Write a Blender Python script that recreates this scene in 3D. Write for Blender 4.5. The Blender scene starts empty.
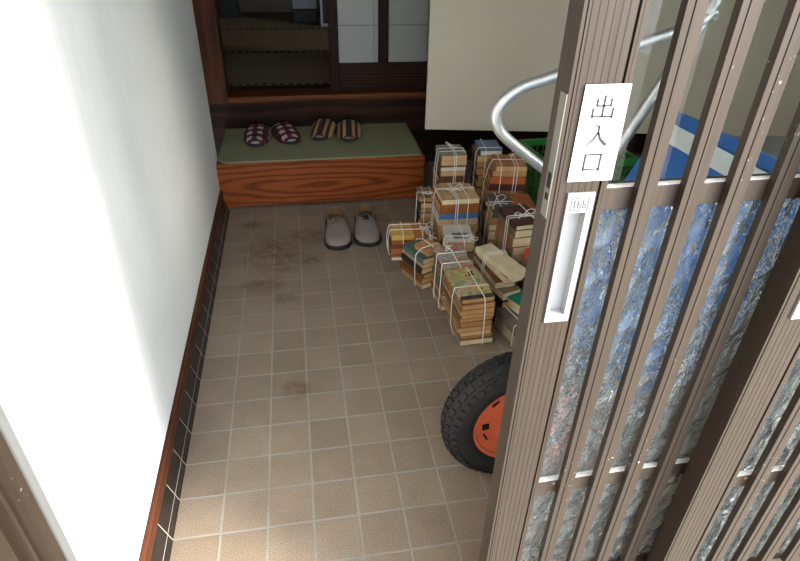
import bpy, bmesh, math, random
from mathutils import Vector, Matrix
random.seed(7)
S = bpy.context.scene
C = S.collection
PI = math.pi

# ------------------------------------------------------------------ colours / materials
def lin(c):
    return tuple(((v/255)/12.92 if v/255 <= .04045 else ((v/255+.055)/1.055)**2.4) for v in c)
_m = {}
class N:
    def __init__(s, name):
        s.m = bpy.data.materials.new(name); s.m.use_nodes = True
        s.t = s.m.node_tree; s.b = s.t.nodes['Principled BSDF']; s.out = s.t.nodes['Material Output']
    def n(s, kind, **kw):
        x = s.t.nodes.new('ShaderNode'+kind)
        for k, v in kw.items():
            if k.startswith('i_'):
                key = k[2:].replace('_', ' ')
                x.inputs[key].default_value = v
            else: setattr(x, k, v)
        return x
    def l(s, a, b): s.t.links.new(a, b)
    def ramp(s, fac, stops, interp='LINEAR'):
        r = s.n('ValToRGB'); r.color_ramp.interpolation = interp
        e = r.color_ramp.elements
        while len(e) < len(stops): e.new(.5)
        for k, (p, c) in enumerate(stops):
            e[k].position = p; e[k].color = (*c, 1) if len(c) == 3 else c
        s.l(fac, r.inputs['Fac']); return r.outputs['Color']
    def co(s, scale=(1, 1, 1), loc=(0, 0, 0), rot=(0, 0, 0), kind='Object'):
        t = s.n('TexCoord'); mp = s.n('Mapping')
        mp.inputs['Scale'].default_value = scale; mp.inputs['Location'].default_value = loc; mp.inputs['Rotation'].default_value = rot
        s.l(t.outputs[kind], mp.inputs['Vector']); return mp.outputs['Vector']
    def noise(s, vec, scale, detail=4, rough=.6, out='Fac'):
        x = s.n('TexNoise'); x.inputs['Scale'].default_value = scale; x.inputs['Detail'].default_value = detail; x.inputs['Roughness'].default_value = rough
        s.l(vec, x.inputs['Vector']); return x.outputs[out]
    def mix(s, fac, a, b, mode='MIX'):
        x = s.n('Mix', data_type='RGBA', blend_type=mode)
        for sock, v in ((x.inputs[0], fac), (x.inputs[6], a), (x.inputs[7], b)):
            if hasattr(v, 'links'): s.l(v, sock)
            elif isinstance(v, (int, float)): sock.default_value = v
            else: sock.default_value = (*v, 1) if len(v) == 3 else v
        return x.outputs[2]
    def math(s, op, a, b=None, c=None):
        x = s.n('Math', operation=op)
        for k, v in enumerate((a, b, c)):
            if v is None: continue
            if hasattr(v, 'links'): s.l(v, x.inputs[k])
            else: x.inputs[k].default_value = v
        return x.outputs[0]
    def bump(s, h, strength=.3, dist=.002):
        x = s.n('Bump'); x.inputs['Strength'].default_value = strength; x.inputs['Distance'].default_value = dist
        s.l(h, x.inputs['Height']); s.l(x.outputs['Normal'], s.b.inputs['Normal']); return x
    def set(s, col=None, rough=None, metal=None, spec=None):
        if col is not None:
            if hasattr(col, 'links'): s.l(col, s.b.inputs['Base Color'])
            else: s.b.inputs['Base Color'].default_value = (*col, 1)
        if rough is not None:
            if hasattr(rough, 'links'): s.l(rough, s.b.inputs['Roughness'])
            else: s.b.inputs['Roughness'].default_value = rough
        if metal is not None: s.b.inputs['Metallic'].default_value = metal
        if spec is not None: s.b.inputs['Specular IOR Level'].default_value = spec
        return s.m

def plain(name, rgb, rough=.6, metal=0, var=.12, scale=40, spec=None):
    if name in _m: return _m[name]
    s = N(name); c = lin(rgb)
    v = s.noise(s.co(), scale)
    col = s.ramp(v, [(.3, tuple(x*(1-var) for x in c)), (.7, tuple(min(1, x*(1+var)) for x in c))])
    _m[name] = s.set(col, rough, metal, spec); return _m[name]

def wood(name, dark, light, axis=0, rough=.45, scale=1, spec=.15):
    """grain runs along the given axis"""
    if name in _m: return _m[name]
    s = N(name)
    sc = [14*scale, 14*scale, 14*scale]; sc[axis] = 1.6*scale
    v = s.co(tuple(sc))
    n1 = s.noise(v, 1.2, 3, .5)
    w = s.n('TexWave', wave_type='RINGS', rings_direction='XYZ'[axis])
    s.l(v, w.inputs['Vector'])
    w.inputs['Scale'].default_value = 1.6; w.inputs['Distortion'].default_value = 5.0; w.inputs['Detail'].default_value = 2.5; w.inputs['Detail Scale'].default_value = .8
    fs = [160, 160, 160]; fs[axis] = 5
    f = s.noise(s.co(tuple(fs)), 1, 3, .6)
    a = s.math('MULTIPLY_ADD', w.outputs['Fac'], .55, s.math('MULTIPLY', n1, .35))
    a = s.math('MULTIPLY_ADD', f, .25, a)
    col = s.ramp(a, [(.2, lin(light)), (.55, tuple((x+y)/2 for x, y in zip(lin(dark), lin(light)))), (.9, lin(dark))])
    s.bump(f, .15, .001)
    _m[name] = s.set(col, rough, None, spec); return _m[name]

# ------------------------------------------------------------------ mesh helpers
def box(bm, x0, x1, y0, y1, z0, z1, mi=0, M=None):
    vs = [bm.verts.new(v) for v in [(x0,y0,z0),(x1,y0,z0),(x1,y1,z0),(x0,y1,z0),(x0,y0,z1),(x1,y0,z1),(x1,y1,z1),(x0,y1,z1)]]
    if M is not None:
        for v in vs: v.co = M @ v.co
    fs = [(0,3,2,1),(4,5,6,7),(0,1,5,4),(1,2,6,5),(2,3,7,6),(3,0,4,7)]
    for f in fs:
        q = bm.faces.new([vs[i] for i in f]); q.material_index = mi
    return vs
def prism(bm, pts, axis, a, b, mi=0):
    """polygon extruded along axis; pts are the two other coordinates in order"""
    def mk(p, t):
        c = list(p); c.insert(axis, t); return bm.verts.new(c)
    A = [mk(p, a) for p in pts]; B = [mk(p, b) for p in pts]; n = len(pts)
    fs = [bm.faces.new(A), bm.faces.new(B[::-1])]
    for i in range(n): fs.append(bm.faces.new([A[i], B[i], B[(i+1)%n], A[(i+1)%n]]))
    for f in fs: f.material_index = mi
def tube(bm, pts, r, n=10, closed=False, mi=0, caps=True):
    pts = [Vector(p) for p in pts]; m = len(pts); rings = []
    rr = r if isinstance(r, (list, tuple)) else [r]*m
    up = None
    for i, p in enumerate(pts):
        if closed: t = pts[(i+1)%m]-pts[i-1]
        else: t = pts[min(i+1, m-1)]-pts[max(i-1, 0)]
        if t.length < 1e-9: t = Vector((0,0,1))
        t.normalize()
        if up is None:
            up = t.orthogonal().normalized()
        up = (up - t*up.dot(t))
        if up.length < 1e-6: up = t.orthogonal()
        up.normalize(); s = t.cross(up)
        rings.append([bm.verts.new(p + rr[i]*(math.cos(a)*up+math.sin(a)*s)) for a in [2*PI*k/n for k in range(n)]])
    for i in range(m if closed else m-1):
        A, B = rings[i], rings[(i+1)%m]
        for k in range(n):
            f = bm.faces.new([A[k], A[(k+1)%n], B[(k+1)%n], B[k]]); f.smooth = True; f.material_index = mi
    if not closed and caps:
        bm.faces.new(rings[0][::-1]).material_index = mi; bm.faces.new(rings[-1]).material_index = mi
def smooth_path(pts, n=8, closed=False):
    """Catmull-Rom"""
    P = [Vector(p) for p in pts]; out = []; m = len(P)
    for i in range(m if closed else m-1):
        if closed: p0, p1, p2, p3 = P[i-1], P[i], P[(i+1)%m], P[(i+2)%m]
        else: p0, p1, p2, p3 = P[max(i-1,0)], P[i], P[i+1], P[min(i+2,m-1)]
        for k in range(n):
            t = k/n
            out.append(.5*((2*p1)+(-p0+p2)*t+(2*p0-5*p1+4*p2-p3)*t*t+(-p0+3*p1-3*p2+p3)*t**3))
    if not closed: out.append(P[-1])
    return out
def round_path(pts, rad, n=8):
    """polyline with filleted corners"""
    P = [Vector(p) for p in pts]; out = [P[0]]
    for i in range(1, len(P)-1):
        a = (P[i-1]-P[i]); b = (P[i+1]-P[i]); r = rad if not isinstance(rad, (list, tuple)) else rad[i-1]
        d = min(r, a.length*.49, b.length*.49)
        A = P[i]+a.normalized()*d; B = P[i]+b.normalized()*d
        for k in range(n+1):
            t = k/n; out.append((1-t)**2*A+2*t*(1-t)*P[i]+t*t*B)
    out.append(P[-1]); return out
def obj(name, bm, mats, parent=None, bevel=0, normals=True):
    if normals: bmesh.ops.recalc_face_normals(bm, faces=bm.faces)
    me = bpy.data.meshes.new(name); bm.to_mesh(me); bm.free()
    for m in (mats if isinstance(mats, (list, tuple)) else [mats]): me.materials.append(m)
    o = bpy.data.objects.new(name, me); C.objects.link(o)
    if parent is not None: o.parent = parent
    if bevel:
        b = o.modifiers.new('bevel', 'BEVEL'); b.width = bevel; b.segments = 2; b.limit_method = 'ANGLE'; b.angle_limit = math.radians(40)
    return o
def tag(o, label, cat, group=None, kind=None):
    o['label'] = label; o['category'] = cat
    if group: o['group'] = group
    if kind: o['kind'] = kind
    return o
def empty(name, loc=(0,0,0), rz=0):
    o = bpy.data.objects.new(name, None); C.objects.link(o); o.location = loc; o.rotation_euler = (0,0,rz); o.empty_display_size = .05
    return o
def boxobj(name, b, mat, parent=None, bevel=0):
    bm = bmesh.new(); box(bm, *b); return obj(name, bm, mat, parent, bevel)
def struct(o, label, cat): return tag(o, label, cat, kind='structure')

# ------------------------------------------------------------------ materials
def m_floor():
    s = N('floor_tile'); v = s.co(kind='Object')
    br = s.n('TexBrick', offset=0.0, squash=1.0)
    br.inputs['Scale'].default_value = 1; br.inputs['Mortar Size'].default_value = .0026; br.inputs['Mortar Smooth'].default_value = .15
    br.inputs['Brick Width'].default_value = .1; br.inputs['Row Height'].default_value = .1; br.inputs['Bias'].default_value = 0
    br.inputs['Color1'].default_value = (*lin((144,129,113)), 1); br.inputs['Color2'].default_value = (*lin((133,118,103)), 1); br.inputs['Mortar'].default_value = (*lin((166,160,150)), 1)
    wob = s.noise(v, 9, 2, .5, 'Color')
    vv = s.n('VectorMath', operation='MULTIPLY_ADD'); s.l(wob, vv.inputs[0]); vv.inputs[1].default_value = (.003,.003,0); s.l(v, vv.inputs[2])
    s.l(vv.outputs[0], br.inputs['Vector'])
    fine = s.noise(v, 420, 2, .8); mid = s.noise(v, 14, 4, .6)
    col = s.mix(.8, br.outputs['Color'], s.ramp(fine, [(.33, (.42,.40,.38)), (.5, (.95,.93,.9)), (.68, (1.65,1.58,1.5))]), 'MULTIPLY')
    col = s.mix(.5, col, s.ramp(mid, [(.3, (.78,.76,.75)), (.7, (1.12,1.12,1.1))]), 'MULTIPLY')
    mort = br.outputs['Fac']
    col = s.mix(mort, col, s.mix(.6, lin((152,147,138)), s.ramp(s.noise(v, 6), [(.3, (.6,.58,.55)), (.7, (1.05,1.05,1.05))]), 'MULTIPLY'))
    # brown scuffed soil stains of their own shape near the step
    sep = s.n('SeparateXYZ'); s.l(v, sep.inputs[0])
    def blob(cx, cy, rx, ry):
        a = s.math('DIVIDE', s.math('SUBTRACT', sep.outputs[0], cx), rx); b = s.math('DIVIDE', s.math('SUBTRACT', sep.outputs[1], cy), ry)
        d = s.math('ADD', s.math('MULTIPLY', a, a), s.math('MULTIPLY', b, b))
        return s.math('MAXIMUM', s.math('SUBTRACT', 1, d), 0)
    st = blob(.20, .50, .13, .22)
    for q in ((.33,.62,.11,.10), (.16,.28,.10,.06), (.10,.75,.05,.05), (.24,.18,.05,.04), (.27,-.27,.05,.05), (.33,.42,.05,.06)): st = s.math('MAXIMUM', st, blob(*q))
    nz = s.noise(v, 26, 6, .75)
    mask = s.math('MULTIPLY', st, s.ramp(nz, [(.36, (0,0,0)), (.62, (1,1,1))]))
    col = s.mix(s.math('MULTIPLY', mask, .75), col, lin((88,50,26)))
    dk = s.ramp(s.noise(v, 60, 3, .6), [(.70, (0,0,0)), (.74, (1,1,1))])
    col = s.mix(s.math('MULTIPLY', s.math('MULTIPLY', dk, st), .6), col, lin((40,28,20)))
    h = s.math('SUBTRACT', s.math('MULTIPLY', fine, .25), mort)
    s.bump(h, .5, .0015)
    return s.set(col, .62)
def m_wall():
    s = N('white_wallpaper'); v = s.co()
    a = s.noise(s.co((1,90,8)), 1, 3, .6); b = s.noise(v, 130, 3, .7)
    h = s.math('MULTIPLY_ADD', a, .5, b)
    s.bump(h, .3, .0016)
    col = s.ramp(a, [(.3, lin((240,242,240))), (.7, lin((247,248,247)))])
    return s.set(col, .8)
def m_black_tile():
    s = N('black_skirting_tile'); v = s.co()
    sep = s.n('SeparateXYZ'); s.l(v, sep.inputs[0])
    fy = s.math('ABSOLUTE', s.math('SUBTRACT', s.math('FRACT', s.math('DIVIDE', sep.outputs[1], .1)), .5))
    g1 = s.math('GREATER_THAN', fy, .488)
    g2 = s.math('LESS_THAN', s.math('ABSOLUTE', s.math('SUBTRACT', sep.outputs[2], .0205)), .0008)
    g = s.math('MAXIMUM', g1, g2)
    col = s.mix(g, s.ramp(s.noise(v, 20), [(.3, lin((24,21,20))), (.7, lin((38,33,30)))]), lin((170,160,150)))
    return s.set(col, .25)
def m_alu():
    s = N('bronze_aluminium'); v = s.co()
    st = s.noise(s.co((300,300,4)), 1, 3, .6); b = s.noise(v, 7, 3, .6)
    col = s.ramp(st, [(.3, lin((58,49,41))), (.7, lin((70,59,50)))])
    col = s.mix(.5, col, s.ramp(b, [(.3, (.85,.83,.82)), (.7, (1.1,1.1,1.1))]), 'MULTIPLY')
    vo = s.n('TexVoronoi'); vo.inputs['Scale'].default_value = 55; s.l(v, vo.inputs['Vector'])
    cl = s.ramp(s.noise(v, 5.5, 2, .5), [(.58, (0,0,0)), (.66, (1,1,1))])
    dots = s.math('MULTIPLY', s.math('LESS_THAN', vo.outputs['Distance'], s.math('MULTIPLY', s.noise(v, 40, 2), .20)), cl)
    sp = s.math('MULTIPLY', s.math('GREATER_THAN', s.noise(v, 190, 2, .5), .70), cl)
    dots = s.math('MAXIMUM', s.math('MULTIPLY', dots, .75), s.math('MULTIPLY', sp, .6))
    col = s.mix(dots, col, lin((226,214,194)))
    s.bump(st, .06, .0005)
    s.set(col, .42, .35); return s.m
def m_glass(name, kind):
    s = N(name)
    g = s.n('BsdfGlass'); g.inputs['IOR'].default_value = 1.45 if kind == 'rain' else 1.01
    if kind == 'rain':
        g.inputs['Roughness'].default_value = .03; g.inputs['Color'].default_value = (.93,.97,.98,1)
        v = s.co((1,1,.62))
        vo = s.n('TexVoronoi', feature='SMOOTH_F1'); vo.inputs['Scale'].default_value = 52; vo.inputs['Smoothness'].default_value = .35
        d = s.noise(v, 60, 2, .5, 'Color'); vv = s.n('VectorMath', operation='MULTIPLY_ADD'); s.l(d, vv.inputs[0]); vv.inputs[1].default_value = (.012,.012,.012); s.l(v, vv.inputs[2]); s.l(vv.outputs[0], vo.inputs['Vector'])
        h = s.math('MULTIPLY_ADD', s.noise(v, 150, 2), .18, vo.outputs['Distance'])
        bp = s.n('Bump'); bp.inputs['Strength'].default_value = 1; bp.inputs['Distance'].default_value = .0095; s.l(h, bp.inputs['Height'])
        s.l(bp.outputs['Normal'], g.inputs['Normal'])
        df = s.n('BsdfDiffuse'); df.inputs['Color'].default_value = (.80,.86,.88,1); s.l(bp.outputs['Normal'], df.inputs['Normal'])
        mx = s.n('MixShader'); mx.inputs[0].default_value = .06; s.l(g.outputs[0], mx.inputs[1]); s.l(df.outputs[0], mx.inputs[2])
        s.l(mx.outputs[0], s.out.inputs['Surface'])
    else:
        g = s.n('BsdfTransparent'); g.inputs['Color'].default_value = (.95,.97,.96,1)
        g2 = s.n('BsdfGlossy'); g2.inputs['Roughness'].default_value = .01
        fr = s.n('Fresnel'); fr.inputs['IOR'].default_value = 1.45
        mx = s.n('MixShader'); gm = s.n('NewGeometry'); s.l(s.math('MULTIPLY', fr.outputs[0], s.math('SUBTRACT', 1.0, gm.outputs['Backfacing'])), mx.inputs[0]); s.l(g.outputs[0], mx.inputs[1]); s.l(g2.outputs[0], mx.inputs[2])
        s.l(mx.outputs[0], s.out.inputs['Surface'])
    return s.m
M_floor = m_floor(); M_wall = m_wall(); M_skirt = m_black_tile(); M_alu = m_alu()
M_rain = m_glass('hammered_glass', 'rain'); M_clear = m_glass('clear_glass', 'clear')
M_trim = wood('reddish_trim_wood', (52,26,15), (94,53,34), 1, .5)
def m_step():
    s = N('orange_step_wood'); v = s.co(); sep = s.n('SeparateXYZ'); s.l(v, sep.inputs[0])
    nx = s.noise(s.co((3,3,22)), 1, 3, .5)
    a = s.math('DIVIDE', s.math('SUBTRACT', sep.outputs[0], .40), .155); b = s.math('DIVIDE', s.math('SUBTRACT', sep.outputs[2], .10), .020)
    d = s.math('SQRT', s.math('ADD', s.math('MULTIPLY', a, a), s.math('MULTIPLY', b, b)))
    d = s.math('MULTIPLY_ADD', nx, 2.2, d)
    w = s.math('POWER', s.math('MULTIPLY_ADD', s.math('SINE', s.math('MULTIPLY', d, 5.2)), .5, .5), 2.2)
    f = s.noise(s.co((6,60,260)), 1, 3, .6)
    t = s.math('MULTIPLY_ADD', f, .5, s.math('MULTIPLY', w, .55))
    col = s.ramp(t, [(.15, lin((146,76,34))), (.5, lin((122,60,24))), (.95, lin((84,40,16)))])
    s.bump(f, .1, .001); return s.set(col, .5, None, .2)
M_step = m_step()
M_dark = wood('dark_beam_wood', (26,14,9), (60,36,22), 0, .6)
M_darkz = wood('dark_post_wood', (52,28,16), (92,54,32), 2, .55)
M_sill = wood('brown_sill_wood', (66,36,18), (118,70,38), 0, .55)
M_door = wood('shoji_frame_wood', (26,14,9), (52,29,20), 2, .6)
M_beige = plain('beige_laminate', (204,196,176), .55, 0, .03, 3)
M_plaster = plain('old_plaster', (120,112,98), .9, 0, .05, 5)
M_ceil = plain('ceiling_board', (120,98,76), .8, 0, .04, 3)
M_conc = plain('outside_concrete', (176,170,160), .9, 0, .1, 8)
M_white = plain('white_plastic', (152,154,156), .4, 0, .03, 20)
M_black = plain('black_rubber', (26,26,27), .75, 0, .25, 60)
M_void = plain('dark_slot', (10,9,9), .9, 0, .1)
M_orange = plain('orange_rim_paint', (222,106,66), .45, 0, .08, 25)
M_steel = plain('galvanised_tube', (206,208,208), .42, .85, .1, 60)
M_blue = plain('blue_tray_paint', (42,98,168), .5, 0, .12, 12)
M_band = plain('pale_tray_band', (196,204,208), .55, .0, .08, 20)
M_lock = plain('lock_steel', (150,148,140), .35, .8, .08, 60)
M_string = plain('white_vinyl_string', (236,234,228), .5, 0, .04, 60)
M_paper = plain('white_sign_paper', (226,226,226), .6, 0, .01, 10)
M_ink = plain('black_ink', (34,34,36), .6, 0, .02)
M_green = plain('green_crate_plastic', (38,120,52), .45, 0, .1, 15)
M_sash = plain('grey_sealant_strip', (96,97,98), .8, 0, .05, 20)

# ------------------------------------------------------------------ camera
cam = bpy.data.cameras.new('camera'); co = bpy.data.objects.new('camera', cam); C.objects.link(co)
r = Vector((0.98597,-0.16671,0.01951)); f = Vector((0.15095,0.82580,-0.54351))
CP = Vector((0.33284953, -1.50358266, 1.14711309))
yaw, pit, rol = 0.180824361, 0.57465076, 0.023336029
f = Vector((math.sin(yaw)*math.cos(pit), math.cos(yaw)*math.cos(pit), -math.sin(pit)))
r0 = Vector((math.cos(yaw), -math.sin(yaw), 0)); u0 = r0.cross(f)
r = math.cos(rol)*r0+math.sin(rol)*u0; u = -math.sin(rol)*r0+math.cos(rol)*u0
co.matrix_world = Matrix(((r.x,u.x,-f.x,CP.x),(r.y,u.y,-f.y,CP.y),(r.z,u.z,-f.z,CP.z),(0,0,0,1)))
cam.sensor_width = 36; cam.lens = 36*578.1155/800; cam.clip_start = .02
S.camera = co

# ------------------------------------------------------------------ setting
WX = -.03
o = boxobj('floor', (-.03, 2.65, -.965, 1.375, -.05, 0), M_floor); struct(o, 'beige square tiled entrance floor with pale grout', 'floor')
o = boxobj('ground', (-4, 5, -6, -.966, -.09, -.04), M_conc); struct(o, 'pale concrete ground outside the entrance door', 'ground')
o = boxobj('wall_left', (WX-.1, WX, -.955, .98, 0, 2.3), M_wall); struct(o, 'bright white textured wallpaper wall on the left', 'wall')
o = boxobj('wall_right', (2.65, 2.75, -1.05, 1.46, 0, 2.3), M_wall); struct(o, 'white wall on the right behind the wheelbarrow', 'wall')
o = boxobj('ceiling', (-.13, 2.75, -1.05, 1.5, 2.3, 2.36), M_ceil); struct(o, 'pale ceiling above the entrance hall', 'ceiling')
o = boxobj('wall_front', (-.13, 2.75, -1.05, -.93, 1.86, 2.3), M_wall); struct(o, 'wall strip above the sliding lattice doors', 'wall')
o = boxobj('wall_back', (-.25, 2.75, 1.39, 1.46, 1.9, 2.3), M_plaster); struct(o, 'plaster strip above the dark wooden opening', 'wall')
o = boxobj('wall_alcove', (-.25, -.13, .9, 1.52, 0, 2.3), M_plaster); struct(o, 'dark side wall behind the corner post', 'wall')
o = boxobj('wall_shade_blocker', (-.30, -.14, -3.0, -1.1, -.04, 2.5), plain('shade_blocker_brown', (92,78,66), .9)); struct(o, 'added unseen brown wall outside, shading the door from the left', 'wall')  # unseen wall added to darken the left faces of the lattice bars
o = boxobj('ceiling_shade_blocker', (-.30, 3.4, -1.5, -1.06, 2.32, 2.4), M_ceil); struct(o, 'added unseen overhang shading the entrance from above', 'ceiling')  # unseen overhang added to cut the steep sky light on the floor
# skirting: black tile with cove and a wooden capping
bm = bmesh.new(); prism(bm, [(-.03,0),(0,0),(-.002,.003),(-.0195,.060),(-.0195,.062),(-.03,.062)], 1, -.955, .908)
o = obj('baseboard_left', bm, M_skirt); struct(o, 'black tile skirting with white joints along the left wall', 'baseboard')
bm = bmesh.new(); prism(bm, [(-.0299,.0625),(-.0185,.0625),(-.0185,.090),(-.021,.097),(-.0299,.098)], 1, -.955, .908)
o = obj('trim_1', bm, M_trim); struct(o, 'reddish brown wooden strip above the black skirting tile', 'trim')
o = boxobj('trim_2', (WX-.1, WX+.001, -.972, -.956, 0, 1.86), M_sash); struct(o, 'grey sealant strip between wall and door frame', 'trim')
# door frame jamb on the left
bm = bmesh.new()
prism(bm, [(-.13,-.973),(-.031,-.973),(-.031,-.984),(-.024,-.985),(-.024,-1.001),(-.052,-1.002),(-.052,-1.009),(-.036,-1.010),(-.036,-1.017),(-.062,-1.018),(-.062,-1.040),(-.034,-1.041),(-.034,-1.09),(-.13,-1.09)], 2, -.04, 1.86)
o = obj('trim_3', bm, M_alu); struct(o, 'bronze aluminium door jamb with grooves at the left wall end', 'trim')
bm = bmesh.new(); box(bm, -.02, 1.95, -1.05, -.966, -.05, -.004)
for y in (-.985, -1.019): box(bm, -.02, 1.95, y-.002, y+.002, -.006, .002)
o = obj('trim_4', bm, M_alu); struct(o, 'bronze aluminium sill with two sliding rails', 'trim')
o = boxobj('trim_5', (-.02, 1.95, -1.05, -.965, 1.82, 1.86), M_alu); struct(o, 'bronze aluminium head of the door frame', 'trim')
o = boxobj('wall_front_right', (1.951, 2.65, -1.05, -.95, 0, 1.86), M_wall); struct(o, 'wall to the right of the sliding lattice doors', 'wall')
o = boxobj('trim_6', (1.90, 1.95, -1.05, -.965, -.004, 1.82), M_alu); struct(o, 'bronze aluminium jamb at the right wall', 'trim')
# raised floor edge
o = boxobj('trim_7', (-.129, 2.65, 1.375, 1.47, 0, .338), M_dark); struct(o, 'dark wooden beam at the edge of the raised floor', 'trim')
o = boxobj('trim_8', (.0065, 2.65, 1.370, 1.50, .339, .368), M_sill, bevel=.003); struct(o, 'brown wooden sliding sill above the dark floor beam', 'trim')
o = boxobj('trim_9', (-.128, .006, 1.372, 1.47, .339, 1.9), M_darkz, bevel=.004); struct(o, 'brown wooden corner post beside the tatami room opening', 'trim')
# back room shell
o = boxobj('floor_tatami_base', (-1.0, 2.75, 1.501, 4.1, .25, .345), M_dark); o.name = 'floor_back'; struct(o, 'dark timber floor under the tatami mats', 'floor')
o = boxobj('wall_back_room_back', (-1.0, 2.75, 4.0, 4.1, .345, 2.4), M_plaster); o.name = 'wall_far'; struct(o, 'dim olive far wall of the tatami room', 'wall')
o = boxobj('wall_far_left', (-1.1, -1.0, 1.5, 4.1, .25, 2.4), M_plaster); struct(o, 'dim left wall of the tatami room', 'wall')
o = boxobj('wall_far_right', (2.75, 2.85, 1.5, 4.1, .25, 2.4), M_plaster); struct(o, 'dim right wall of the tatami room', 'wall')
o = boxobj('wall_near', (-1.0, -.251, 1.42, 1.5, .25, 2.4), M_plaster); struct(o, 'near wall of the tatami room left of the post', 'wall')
o = boxobj('ceiling_back', (-1.1, 2.85, 1.47, 4.1, 2.4, 2.45), M_ceil); struct(o, 'ceiling of the tatami room', 'ceiling')

# ------------------------------------------------------------------ lattice doors
def lattice_door(name, label, x0, dy, nbars):
    root = empty(name, (x0, -.985+dy, 0)); struct(root, label, 'door')
    def P(nm, bm, mat, par=root, bevel=0): return obj(nm, bm, mat, par, bevel)
    ox, oy = x0, -.985+dy
    def bx(bm, xa, xb, ya, yb, za, zb, mi=0): box(bm, xa-.567, xb-.567, ya+.985, yb+.985, za, zb, mi)
    top = 1.80
    # left stile: hollow section with beads, grooves and fine ribs
    bm = bmesh.new()
    for (za, zb, mid) in ((.004,.7432,False),(.7432,.9058,True),(.9058,top,False)):
        for (xa, xb) in (((.578,.5968),(.6248,.638)) if mid else ((.578,.638),)): bx(bm, xa, xb, -.9965, -.9695, za, zb)
        if not mid: bx(bm, .5856, .6285, -.9992, -.9964, za, zb)
        else:
            bx(bm, .5856, .5968, -.9992, -.9964, za, zb); bx(bm, .6248, .6285, -.9992, -.9964, za, zb)
        w = (.628-.586)/6
        for k in range(6):
            xa, xb = .586+k*w, .586+(k+1)*w-.0007
            if mid and xb > .5968 and xa < .6248: continue
            bx(bm, xa, xb, -.9996, -.9989, za, zb)
    bx(bm, .578, .5815, -.9995, -.9966, .004, top)
    bx(bm, .5822, .5848, -1.0003, -.9966, .004, top)
    bx(bm, .6305, .6335, -1.0005, -.9966, .004, top); bx(bm, .6345, .638, -.9995, -.9966, .004, top)
    P('stile', bm, M_alu)
    xr = .638+.0359+nbars*.0535-.0175
    bm = bmesh.new()
    bx(bm, xr, xr+.06, -.9995, -.9695, .004, top)
    for k in range(6): bx(bm, xr+.006+k*.008, xr+.0125+k*.008, -1.0005, -.9996, .004, top)
    P('stile', bm, M_alu)
    # rails
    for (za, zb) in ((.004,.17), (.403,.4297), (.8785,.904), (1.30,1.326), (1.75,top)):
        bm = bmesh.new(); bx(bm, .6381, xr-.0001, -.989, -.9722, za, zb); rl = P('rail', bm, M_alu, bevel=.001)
        if zb in (.4297, .904): bm = bmesh.new(); bx(bm, .6385, xr-.0005, -.9884, -.9803, zb+.0001, zb+.0006); P('lit_dusty_ledge', bm, plain('ledge_light_and_dust', (206,202,194), .9, 0, .2, 120), rl)  # bright light on the rail tops painted in as a pale, dusty strip
    # vertical lattice bars
    for k in range(nbars):
        a = .674+k*.0535
        bm = bmesh.new()
        bx(bm, a, a+.0074, -.9994, -.9893, .171, 1.749); bx(bm, a+.0074, a+.0081, -.9986, -.9893, .171, 1.749)
        bx(bm, a+.0081, a+.0205, -1.0, -.9893, .171, 1.749)
        P('lattice_bar', bm, M_alu, bevel=.0008)
    # panes
    for (za, zb, mt, nm) in ((.1702,.4028,M_rain,'frosted_pane'), (.4299,.8783,M_rain,'frosted_pane'), (.9042,1.2998,M_clear,'clear_pane'), (1.3262,1.7498,M_clear,'clear_pane')):
        bm = bmesh.new(); bx(bm, .6382, xr-.0002, -.9800, -.9770, za, zb); g = P(nm, bm, mt)
        g['label'] = 'hammered textured glass pane' if mt is M_rain else 'clear glass pane'
    # recessed white pull
    bm = bmesh.new()
    za, zb = .743, .906
    xa, xb = .596, .6255
    yf, yb_ = -1.0022, -.9988
    bx(bm, xa, xb, yf, yb_, za, za+.010); bx(bm, xa, xb, yf, yb_, zb-.022, zb)
    bx(bm, xa, xa+.0035, yf, yb_, za+.0101, zb-.0221); bx(bm, xb-.0065, xb, yf, yb_, za+.0101, zb-.0221)
    bx(bm, xa+.0015, xb-.0015, -.9905, -.9895, za+.001, zb-.001)
    bx(bm, xa+.0015, xa+.0034, -.9894, yb_, za+.0101, zb-.0221); bx(bm, xb-.0064, xb-.0015, -.9894, yb_, za+.0101, zb-.0221)
    bx(bm, xa+.0015, xb-.0015, -.9894, yb_, za+.001, za+.0100); bx(bm, xa+.0015, xb-.0015, -.9894, yb_, zb-.0220, zb-.001)
    h = P('door_pull', bm, M_white); h['label'] = 'white plastic recessed pull'
    bm = bmesh.new()
    e = .0004; k_ = .0004
    for (a, b, c, d) in ((.6005,.6200,.8866,.8874), (.6005,.6200,.9003,.9011), (.6005,.6013,.8875,.9002), (.6192,.6200,.8875,.9002)): bx(bm, a, b, yf-e, yf, c, d)
    # digits 1 6 6
    bx(bm, .6040,.6053, yf-e, yf, .8890,.8985)
    for d in (.6078, .6135):
        bx(bm, d, d+.0012, yf-e, yf, .8890,.8985); bx(bm, d+.0013, d+.0040, yf-e, yf, .8890,.8900); bx(bm, d+.0013, d+.0040, yf-e, yf, .8930,.8940); bx(bm, d+.0030, d+.0040, yf-e, yf, .8901,.8929)
    t = P('number_mark', bm, plain('grey_marking', (84,86,90), .6), h)
    # lock plate on the stile edge
    bm = bmesh.new(); bx(bm, .5768, .5779, -.9990, -.9850, .878, 1.005)
    lk = P('lock_plate', bm, M_lock); lk['label'] = 'steel lock plate on the door edge'
    bm = bmesh.new(); bx(bm, .5763, .5767, -.9960, -.9890, .910,.926); bx(bm, .5763, .5767, -.9955, -.9895, .897,.904); P('keeper_slot', bm, M_void, lk)
    bm = bmesh.new(); tube(bm, [(xr-.567+.03, .014-.0287, .387), (xr-.567+.03, .014-.031, .387)], .006, 14); P('bumper', bm, M_white)
    return root
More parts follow.
